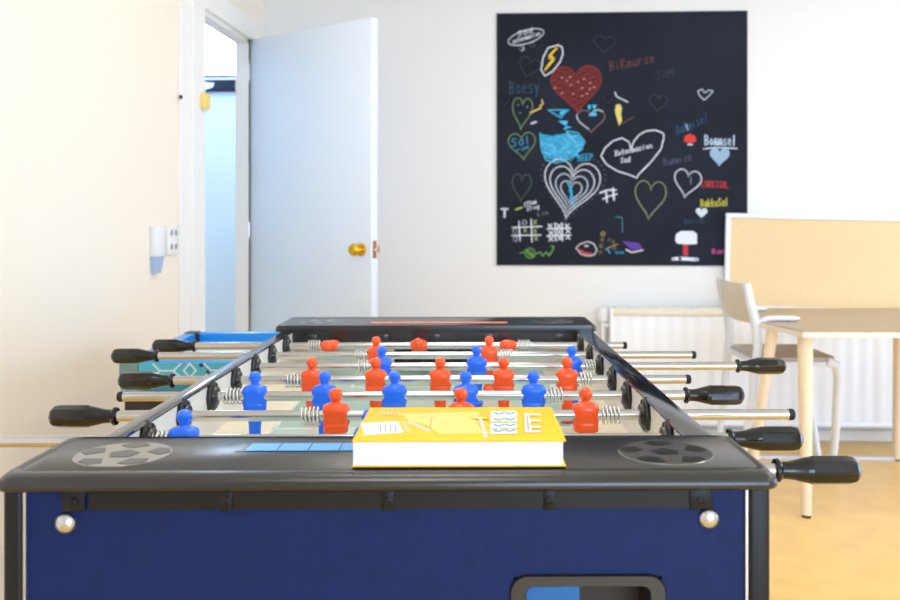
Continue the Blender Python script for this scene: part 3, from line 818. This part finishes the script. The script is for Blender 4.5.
# front and back panels, corner posts, edge strips
def opening_panel(v0, v1):
    """navy panel with a rounded ball return hole"""
    u0, u1, z0, z1 = -.434, .278, .60, CAP_Z - .018
    h = rrect(.0505, .2025, .665, .775, .018)
    return u0, u1, z0, z1, h
HU0, HU1, HZ0, HZ1 = .046, .194, .66, .7775
bm = bmesh.new()
u0, u1, z0, z1 = -.434, .277, .60, CAP_Z - .018
vf, vb = V0 + .006, V0 + .024
box(bm, u0, HU0, vf, vb, z0, z1); box(bm, HU1, u1, vf, vb, z0, z1); box(bm, HU0, HU1, vf, vb, z0, HZ0); box(bm, HU0, HU1, vf, vb, HZ1, z1)
part('front_panel', bm, M_NAVY, smooth=False)
bm = bmesh.new(); box(bm, u0, u1, V1 - .024, V1 - .006, z0, z1); part('back_panel', bm, M_NAVY, smooth=False)
# ball return frame and cup
bm = bmesh.new()
outer = rrect(HU0 - .004, HU1 + .004, HZ0 - .004, HZ1 + .003, .018, 6)
inner = rrect(HU0 + .013, HU1 - .013, HZ0 + .013, HZ1 - .0095, .008, 6)
loft(bm, [[(p[0], vf - .0002, p[1]) for p in outer], [(p[0], vf - .004, p[1]) for p in rrect(HU0 - .0025, HU1 + .0025, HZ0 - .0025, HZ1 + .0015, .017, 6)],
          [(p[0], vf - .004, p[1]) for p in rrect(HU0 + .0115, HU1 - .0115, HZ0 + .0115, HZ1 - .008, .009, 6)], [(p[0], vf - .001, p[1]) for p in inner], [(p[0], vf + .05, p[1]) for p in inner]], caps=False)
part('ball_return_frame', bm, M_BLACKCAP)
bm = bmesh.new()
box(bm, HU0, .118, vf + .05, vf + .053, HZ0, HZ1, 0); box(bm, .1182, HU1, vf + .05, vf + .053, HZ0, HZ1, 1)
part('ball_return_back', bm, [mat('blue_return_board', (26, 120, 190), .3), M_TDARK], smooth=False)
for (p0, p1) in ((UL, -.436), (.279, UR)):
    for (w0, w1) in ((V0, V0 + .05), (V1 - .05, V1)):
        bm = bmesh.new(); box(bm, p0, p1, w0, w1, .58, CAP_Z - .012, bev=.004, seg=3); part('corner_post', bm, M_BLACK)
for (p0, p1) in ((-.4362, -.4335), (.2765, .2790)):
    bm = bmesh.new(); box(bm, p0, p1, V0 + .0025, V0 + .006, .60, CAP_Z - .016); part('edge_strip', bm, M_STEEL, smooth=False)
# end caps: flat trays with a rounded lip
def end_cap(vin, vout, m_score, name_label, uo0=-.459, uo1=.3065):
    s_ = 1 if vout > vin else -1
    bm = bmesh.new()
    rings = []
    cx = (uo0 + uo1) / 2
    def plan(inset_side, v_out_inset, z, r=.013):
        a, b2 = uo0 + inset_side, uo1 - inset_side
        vo = vout - s_ * v_out_inset
        lo, hi = min(vin, vo), max(vin, vo)
        return [(p[0], p[1], z) for p in rrect(a, b2, lo, hi, r, 5)]
    zb, zt = CAP_Z - .0155, CAP_Z
    prof = [(.004, .004, zb), (.001, .001, zb + .0015), (0, 0, zb + .0035), (0, 0, zb + .0080), (.001, .002, zb + .0112), (.0035, .0065, zb + .0142), (.006, .013, zt + .0008), (.010, .024, zt + .0002), (.0115, .0255, zt - .0008), (.013, .027, zt)]
    for q in prof:
        rings.append(plan(*q))
    loft(bm, rings)
    cap = part('end_cap', bm, M_BLACKCAP, angle=.9)
    cap['label'] = name_label
    vmid = vin + (vout - vin) * .46
    # ball emblems moulded in the tray
    for uu in (cx - .289, cx + .289):
        bm = bmesh.new()
        R = .05
        vq = vmid
        lathe(bm, [(0, R), (.0006, R * .985)], (uu, vq, zt), (0, 0, 1), 40, 0)
        def pent(cu, cv, r, ph, clip=R * .955, sy=1.0):
            pts = []
            for k in range(5):
                a = ph + 2 * PI * k / 5
                p_ = Vector((cu + r * math.cos(a), cv + r * math.sin(a)))
                if p_.length > clip: p_ = p_.normalized() * clip
                pts.append((uu + p_.x, vq + p_.y))
            prism(bm, pts, zt + .0006, zt + .0009, 1)
        pent(0, 0, .0165, PI / 2)
        for k in range(5):
            a = PI / 2 + 2 * PI * k / 5
            pent(.0405 * math.cos(a), .0405 * math.sin(a), .0165, a + PI)
            a2 = a + PI / 5
            # seams between the pale patches
            for (r0, r1, aa, ab) in ((.0165, .026, a, a),):
                pass
        e = obj('ball_emblem', bm, [M_EMB_H, M_EMB_P], cap)
    # score strip
    bm = bmesh.new()
    vs = vin + (vout - vin) * .30
    u0_, u1_ = cx - .174, cx + .174
    box(bm, u0_, u1_, vs - .017, vs + .017, zt, zt + .0005, 1)
    box(bm, u0_ + .012, u1_ - .002, vs - .0155, vs + .0155, zt + .0005, zt + .001, 0)
    for k in range(1, 10):
        xx = u0_ + .012 + k * (u1_ - u0_ - .014) / 10
        box(bm, xx - .0006, xx + .0006, vs - .0155, vs + .0155, zt + .001, zt + .0013, 2)
    obj('score_strip', bm, [m_score, M_EMB_P, M_TICK], cap)
    bm = bmesh.new()
    for uu in (cx - .12, cx - .0, cx + .14):
        lathe(bm, [(0, .004), (.0008, .004), (.001, .002)], (uu, vout - s_ * .022, zt - .0005), (0, 0, 1), 12)
    return cap
end_cap(1.034, .872, M_SCOREB, 'black end cap with blue score strip')
end_cap(2.140, 2.345, M_SCOREO, 'black end cap with orange score strip', -.4575, .311)
# apron under the front cap with screw tabs
bm = bmesh.new()
box(bm, -.372, .236, vf - .004, vf - .0003, EYE - .2835, CAP_Z - .0156)
for px in (75, 227, 388, 550, 702):
    uu = (px - 467) / F * .885
    hw_ = .011 if px in (75, 702) else .006
    box(bm, uu - hw_, uu + hw_, vf - .0052, vf - .004, EYE - .2845, CAP_Z - .0156, bev=.001)
apron = part('front_apron', bm, M_BLACK)
for px in (75, 227, 388, 550, 702):
    uu = (px - 467) / F * .885
    bm = bmesh.new(); lathe(bm, [(0, .0048), (.0012, .0045), (.0016, .003), (.0008, .002), (.0008, 0)], (uu, vf - .0052, EYE - .2755), (0, -1, 0), 14)
    obj('screw', bm, M_BLACK, apron)
for (px, py) in ((65.5, 523), (711, 521)):
    bm = bmesh.new(); uu = (px - 467) / F * .885; zz = EYE - (py - CY0) / F * .885
    lathe(bm, [(0, .0105), (.002, .0105), (.0045, .0088), (.0065, .0052), (.0072, 0)], (uu, vf - .0002, zz), (0, -1, 0), 24)
    part('dome_bolt', bm, M_STEEL)
# legs and bottom board
bm = bmesh.new(); box(bm, IL, IR, V0 + .08, V1 - .03, .60, .612); part('bottom_board', bm, M_NAVY, smooth=False)
for (p0, p1) in ((UL, UL + .09), (UR - .09, UR)):
    for (w0, w1) in ((V0, V0 + .09), (V1 - .09, V1)):
        bm = bmesh.new(); box(bm, p0, p1, w0, w1, 0.015, .602, bev=.006); lg = part('leg', bm, M_BLACK)
        bm = bmesh.new(); lathe(bm, [(0, .035), (.015, .03)], ((p0 + p1) / 2, (w0 + w1) / 2, 0), (0, 0, 1), 18); obj('foot', bm, M_RUBBER, lg)

# ---- figures (one continuous moulded body each)
def figure_mesh(name, m, face):
    """face: -1 faces the near end, +1 the far end"""
    bm = bmesh.new()
    secs = [(-.0750, .0105, .0115, 0, 3), (-.0735, .0125, .0135, 0, 3), (-.0655, .0122, .0115, 0, 3), (-.0630, .0092, .0072, 0, 2.6), (-.050, .0098, .0068, 0, 2.5),
            (-.0380, .0110, .0075, 0, 2.5), (-.0300, .0122, .0085, 0, 2.6), (-.0255, .0128, .0095, 0, 2.8), (-.0240, .0172, .0118, 0, 3), (-.0225, .0182, .0124, 0, 3),
            (-.0110, .0182, .0124, 0, 3), (-.0100, .0176, .0118, 0, 3), (-.0090, .0180, .0122, 0, 3), (.0000, .0184, .0128, 0, 2.8), (.0080, .0190, .0130, 0, 2.8),
            (.0130, .0188, .0118, 0, 2.6), (.0160, .0172, .0100, 0, 2.4), (.0180, .0125, .0085, 0, 2.1), (.0192, .0075, .0072, 0, 2), (.0210, .0062, .0065, 0, 2),
            (.0228, .0066, .0070, .0002, 2), (.0245, .0076, .0086, .0005, 2), (.0280, .0088, .0102, .0006, 2), (.0325, .0093, .0108, .0004, 2), (.0365, .0085, .0098, 0, 2), (.0388, .0064, .0074, 0, 2),
            (.0400, .0036, .004, 0, 2), (.0403, .0004, .0004, 0, 2)]
    rings = []
    N = 28
    for z, rx, ry, cy, p_ in secs:
        ring = []
        for i in range(N):
            t = 2 * PI * i / N
            c, s_ = math.cos(t), math.sin(t)
            X = math.copysign(abs(c) ** (2 / p_), c) * rx
            Y = math.copysign(abs(s_) ** (2 / p_), s_) * ry
            yy = Y + cy * face
            f = Y * face / ry               # 1 at the face
            if f > .5 and .0235 < z < .037 and abs(X) < .0085:
                # eye sockets, nose, mouth
                if .0295 < z < .0335: yy -= face * .0011 * (1 if .002 < abs(X) else -0.2)
                if .0255 < z < .0295 and abs(X) < .002: yy += face * .0018
            ring.append((X, yy, z))
        rings.append(ring)
    loft(bm, rings)
    for sx in (-1, 1):
        # short sleeves pressed against the chest, ears
        tube(bm, [(sx * .0150, -face * .004, .0135), (sx * .0172, -face * .004, .0085), (sx * .0172, -face * .004, 0), (sx * .0166, -face * .004, -.012), (sx * .0155, -face * .004, -.0165)], [.0026, .0034, .0034, .0030, .0014], 10)
        ell(bm, (sx * .0092, 0, .0295), (.0012, .002, .0028), nu=8, nv=5)
    # nose ridge, brow
    ell(bm, (0, face * .0112, .0288), (.0014, .0018, .0026), nu=8, nv=6)
    ell(bm, (0, face * .0100, .0253), (.0032, .0012, .0006), nu=8, nv=5)
    for sx in (-1, 1):
        ell(bm, (sx * .0036, face * .0100, .0332), (.0024, .0012, .0007), nu=8, nv=5)
    me = bpy.data.meshes.new(name)
    me.materials.append(m)
    finish(bm, me, True, 1.0)
    return me
ME_BLUE = figure_mesh('blue_player', M_BLUE, 1)
ME_ORNG = figure_mesh('orange_player', M_ORANGE, -1)

def handle_mesh():
    """along +x from the rod end: collar, neck, swelling, eight-sided grip, round end"""
    bm = bmesh.new()
    lathe(bm, [(0, .0095), (.0008, .0128), (.0045, .0135), (.0070, .0115), (.0078, .0098), (.012, .0098)], (0, 0, 0), (1, 0, 0), 24)
    lathe(bm, [(.010, .0098), (.016, .0100), (.022, .0108), (.034, .0138), (.041, .0152), (.0415, .0152)], (0, 0, 0), (1, 0, 0), 24)
    lathe(bm, [(.0405, .0140), (.0413, .0160), (.044, .0165), (.084, .0165), (.0915, .0150), (.0955, .0115), (.0980, .0066), (.0988, .0002)], (0, 0, 0), (1, 0, 0), 8, phase=PI / 8)
    bmesh.ops.bevel(bm, geom=[e for e in bm.edges if len(e.link_faces) == 2 and min(v.co.x for v in e.verts) > .0435 and abs(e.verts[0].co.x - e.verts[1].co.x) > .003], offset=.0012, segments=2, affect='EDGES')
    me = bpy.data.meshes.new('handle'); me.materials.append(M_HANDLE)
    finish(bm, me, True, .45)
    return me
ME_HANDLE = handle_mesh()
def spring_mesh():
    bm = bmesh.new()
    pts = []
    turns, ln = 4.5, .026
    for i in range(int(turns * 14) + 1):
        t = i / 14
        pts.append((ln * t / turns, .0128 * math.cos(2 * PI * t), .0128 * math.sin(2 * PI * t)))
    tube(bm, pts, .0013, 6)
    me = bpy.data.meshes.new('bumper_spring'); me.materials.append(M_SPRING)
    finish(bm, me, True, 1.5)
    return me
ME_SPRING = spring_mesh()
def bearing_mesh():
    bm = bmesh.new()                     # along +x, out of the inner wall
    lathe(bm, [(0, .0262), (.004, .0262), (.0065, .0235), (.0075, .0235)], (0, 0, 0), (1, 0, 0), 8, phase=PI / 8)
    lathe(bm, [(.0075, .017), (.012, .0155), (.013, .0125), (.013, .0082)], (0, 0, 0), (1, 0, 0), 20)
    for k in range(8):
        a = 2 * PI * k / 8
        lathe(bm, [(0, .0028), (.0080, .0028), (.0086, .002)], (0, .0198 * math.cos(a), .0198 * math.sin(a)), (1, 0, 0), 8)
    me = bpy.data.meshes.new('bearing'); me.materials.append(M_BEAR)
    finish(bm, me, True, .5)
    return me
ME_BEAR = bearing_mesh()
def cap_mesh():
    bm = bmesh.new(); lathe(bm, [(-.004, .0084), (.003, .0084), (.005, .0065), (.0052, 0)], (0, 0, 0), (1, 0, 0), 18)
    me = bpy.data.meshes.new('rubber_tip'); me.materials.append(M_RUBBER)
    finish(bm, me, True, .6)
    return me
ME_CAP = cap_mesh()

def kid(name, me, parent, loc, rot=(0, 0, 0), label=None):
    o = bpy.data.objects.new(name, me); COL.objects.link(o); o.parent = parent
    o.location = loc; o.rotation_euler = rot
    if label: o['label'] = label
    return o

# rows from the near end: team, tilt, left tip, right tip, handle side, figures, springs (u0 of left spring)
ROWS = [
 ('b', .0, -.50, .449, 'R', [-.077], [-.3, .15]),
 ('b', .0, -.66, .4385, 'R', [-.3665, -.1265], [-.412, -.105]),
 ('o', .0, -.6085, .477, 'L', [-.192, -.009, .1745], [-.241, .198]),
 ('b', .0, -.562, .4537, 'R', [-.345, -.232, -.118, -.002, .1085], [-.394, .131]),
 ('o', .0, -.623, .398, 'L', [-.278, -.164, -.048, .066, .180], [-.324, .200]),
 ('b', .0, -.46, .628, 'R', [-.167, .019, .206], [-.215, .229]),
 ('o', .0, -.752, .483, 'L', [-.193, .047], [-.238, .070]),
 ('o', 1.15, -.718, .362, 'L', [-.314, -.110, .094], [-.362, .117]),
]
for k, (team, tilt, ul, ur, side, figs, spr) in enumerate(ROWS):
    v = 1.021 + .1482 * k
    r0, r1 = ul, ur
    if side == 'R': r1 = ur - .090
    else: r0 = ul + .090
    bm = bmesh.new()
    lathe(bm, [(r0, .0079), (r1, .0079)], (0, 0, 0), (1, 0, 0), 24)
    rod = obj('rod', bm, M_CHROME, ft, (-UC, v - VC, ROD_Z), angle=.8)
    rod['label'] = 'chrome rod with ' + ('blue' if team == 'b' else 'orange') + ' players'
    if side == 'R':
        kid('handle', ME_HANDLE, rod, (ur - .0985, 0, 0), (.35 + k * .13, 0, 0), 'black handle')
        kid('rubber_tip', ME_CAP, rod, (ul, 0, 0), (0, 0, PI))
    else:
        kid('handle', ME_HANDLE, rod, (ul + .0985, 0, 0), (.2 + k * .11, 0, PI), 'black handle')
        kid('rubber_tip', ME_CAP, rod, (ur, 0, 0))
    for u in figs:
        t = tilt if k < 7 else (1.2 if u == -.110 else 1.45)
        kid('player_figure', ME_BLUE if team == 'b' else ME_ORNG, rod, (u, 0, 0), (t, 0, 0), 'blue player figure' if team == 'b' else 'orange player figure')
    for u in spr:
        kid('bumper_spring', ME_SPRING, rod, (u, 0, 0), (k * .9, 0, 0))
    kid('bearing', ME_BEAR, ft, (IL - UC, v - VC, ROD_Z), (PI / 8, 0, 0))
    kid('bearing', ME_BEAR, ft, (IR - UC, v - VC, ROD_Z), (PI / 8, 0, PI))

# =================================================================== BOOK
bx, by = turn(-.0076 - TY * .980, .980)
bk = thing('book', 'thick yellow book lying on the near black end of the foosball table', 'book', (bx, by, CAP_Z + .0016), YAW + TY - .003)
BW, BD, BT = .2145, .162, .0265
bm = bmesh.new(); box(bm, -BW / 2 + .001, BW / 2 - .003, -BD / 2 + .002, BD / 2 - .004, .0014, BT - .0014); obj('page_block', bm, M_PAGE, bk, smooth=False)
for (z0, z1) in ((0, .0014), (BT - .0014, BT)):
    bm = bmesh.new(); box(bm, -BW / 2, BW / 2, -BD / 2, BD / 2, z0, z1, bev=.0004); cv = obj('cover', bm, M_YEL, bk)
bm = bmesh.new(); box(bm, -BW / 2, BW / 2, BD / 2 - .003, BD / 2, .0014, BT - .0014); obj('spine', bm, M_YEL, bk, smooth=False)
# printed front cover (local: x across, y away from the camera)
def bpx(px, py):
    dlt = py - CY0
    v = (.247 - BT - .0016) * F / dlt
    return ((px - 467) / F * v + .0076, v - .980)
bm = bmesh.new()
zt = BT
lay = [0]
def pr(pts, mi):
    lay[0] += 1
    z = zt + .00008 + lay[0] * .000012
    bm.faces.new([bm.verts.new((*bpx(*p), z)) for p in pts]).material_index = mi
def ln(p0, p1, w, mi):
    a, b2 = Vector(bpx(*p0)), Vector(bpx(*p1)); dd = (b2 - a).normalized(); nn = Vector((-dd.y, dd.x)) * w / 2
    lay[0] += 1; z = zt + .00008 + lay[0] * .000012
    bm.faces.new([bm.verts.new((q.x, q.y, z)) for q in (a + nn, a - nn, b2 - nn, b2 + nn)]).material_index = mi
# 0 white 1 blue 2 red 3 pale yellow 4 grey
pr([(400, 413), (480, 412), (476, 420), (481, 430), (492, 433), (440, 434), (425, 424), (408, 420)], 3)
pr([(361, 423), (398, 421), (404, 432.5), (365, 435)], 0)
for i in range(4):
    ln((380 + i * 5, 424 + i * .2), (381 + i * 5, 432), .0012, 4)
for i in range(3):
    ln((366, 425.5 + i * 3), (400, 423.8 + i * 3), .0006, 4)
for i in range(7):
    ln((401 + i * .7, 421.5 + i * 1.7), (407 + i * .9, 422.0 + i * 1.7), .0018, 0)
for i in range(7):
    ln((409 + i * 3, 421.8 + i * 1.4), (412 + i * 3, 423 + i * 1.4), .0055, 0); ln((410 + i * 3, 422.2 + i * 1.4), (411 + i * 3, 422.6 + i * 1.4), .004, 4)
pr([(381, 412), (400, 412), (401, 415.8), (380, 415.8)], 3)
for i in range(5):
    x = 382.5 + i * 3.6
    ln((x, 413), (x, 415.2), .0011, 2); ln((x, 413.2), (x + 2, 413.2), .002, 2); ln((x, 415), (x + 2, 415), .002, 2)
for (p0, p1) in (((405, 414), (440, 413)), ((412, 418), (450, 416)), ((432, 417), (430, 430)), ((440, 424), (470, 422)), ((455, 414), (474, 417)), ((445, 430), (480, 428))):
    ln(p0, p1, .0008, 4)
pr([(478, 419), (481, 418), (488, 438), (485, 438.5)], 0); ln((479, 419), (486.5, 438), .0009, 4)
# title lettering runs up the cover: white outline, blue core
for i, py in enumerate((414, 419.5, 426, 432)):
    pr([(491 - i * .2, py - 2.2), (516, py - 2.4), (518, py + 2.6), (490, py + 2.8)], 0)
for i, py in enumerate((414, 420, 426, 431.5)):
    pts = [(494, py - 1.0), (498, py + 1.2), (505, py - 1.2), (510, py + 1.0), (515, py - 1.1)]
    for a, b2 in zip(pts[:-1], pts[1:]): ln(a, b2, .0036, 1)
pr([(524.5, 414), (529, 414), (532, 433), (525, 433)], 0)
for py in (415.5, 421.5, 428, 432.5): pr([(526, py - 1), (540, py - .9), (541, py + .9), (526, py + 1)], 0)
ln((527, 416), (528.5, 431), .0012, 2)
pr([(470, 418), (489, 418.5), (489, 420), (470, 419.6)], 3)
o = obj('cover_print', bm, [M_PRINTW, M_PRINTB, M_PRINTR, M_PRINTT, M_PRINTG], bk, smooth=False)

# ================================================================= LIGHTS
for lx in (-.2, 1.9):  # unseen panels, added and spaced to light the room
    for ly in (.5, 1.9, 3.2):
        t = thing('added_ceiling_light', 'unseen square white ceiling panel added to light the room', 'ceiling light', (lx, ly, ZC - .03), 0, 'added ceiling light panels')
        bm = bmesh.new()
        for (a0, a1, b0, b1) in ((-.32, .32, -.32, -.29), (-.32, .32, .29, .32), (-.32, -.29, -.29, .29), (.29, .32, -.29, .29)): box(bm, a0, a1, b0, b1, 0, .03)
        obj('frame', bm, M_TRIM, t, smooth=False)
        bm = bmesh.new(); box(bm, -.29, .29, -.29, .29, .008, .028); obj('diffuser', bm, M_LAMP, t, smooth=False)
def area(name, loc, rot, sx, sy, power, rgb):
    l = bpy.data.lights.new(name, 'AREA'); l.shape = 'RECTANGLE'; l.size = sx; l.size_y = sy; l.energy = power; l.color = lin(rgb)[:3]
    o = bpy.data.objects.new(name, l); COL.objects.link(o); o.location = loc; o.rotation_euler = rot
    return o
area('window_daylight', (1.65, YB - .16, 1.25), (PI / 2, 0, 0), 2.6, 1.85, 110, (196, 222, 255))
area('side_window_daylight', (XR + .16, 2.2, 1.28), (0, PI / 2, 0), 2.0, 2.8, 78, (196, 220, 255))
wd = bpy.data.worlds.new('sky'); scene.world = wd; wd.use_nodes = True
bg = wd.node_tree.nodes['Background']; bg.inputs['Color'].default_value = lin((190, 218, 255)); bg.inputs['Strength'].default_value = 1.5

# ================================================================= CAMERA
cam = bpy.data.cameras.new('camera'); co = bpy.data.objects.new('camera', cam); COL.objects.link(co)
co.location = (0, 0, EYE); co.rotation_euler = (PI / 2, 0, YAW)
cam.sensor_width = 36; cam.lens = F / 900 * 36
cam.shift_x = (450 - CX0) / 900; cam.shift_y = (CY0 - 300) / 900
cam.clip_start = .05
cam.dof.use_dof = True; cam.dof.focus_distance = 1.33; cam.dof.aperture_fstop = 7.0
scene.camera = co
vs = scene.view_settings
vs.view_transform = 'Standard'; vs.look = 'None'; vs.gamma = 1.0; vs.use_curve_mapping = False; vs.exposure = 0.16
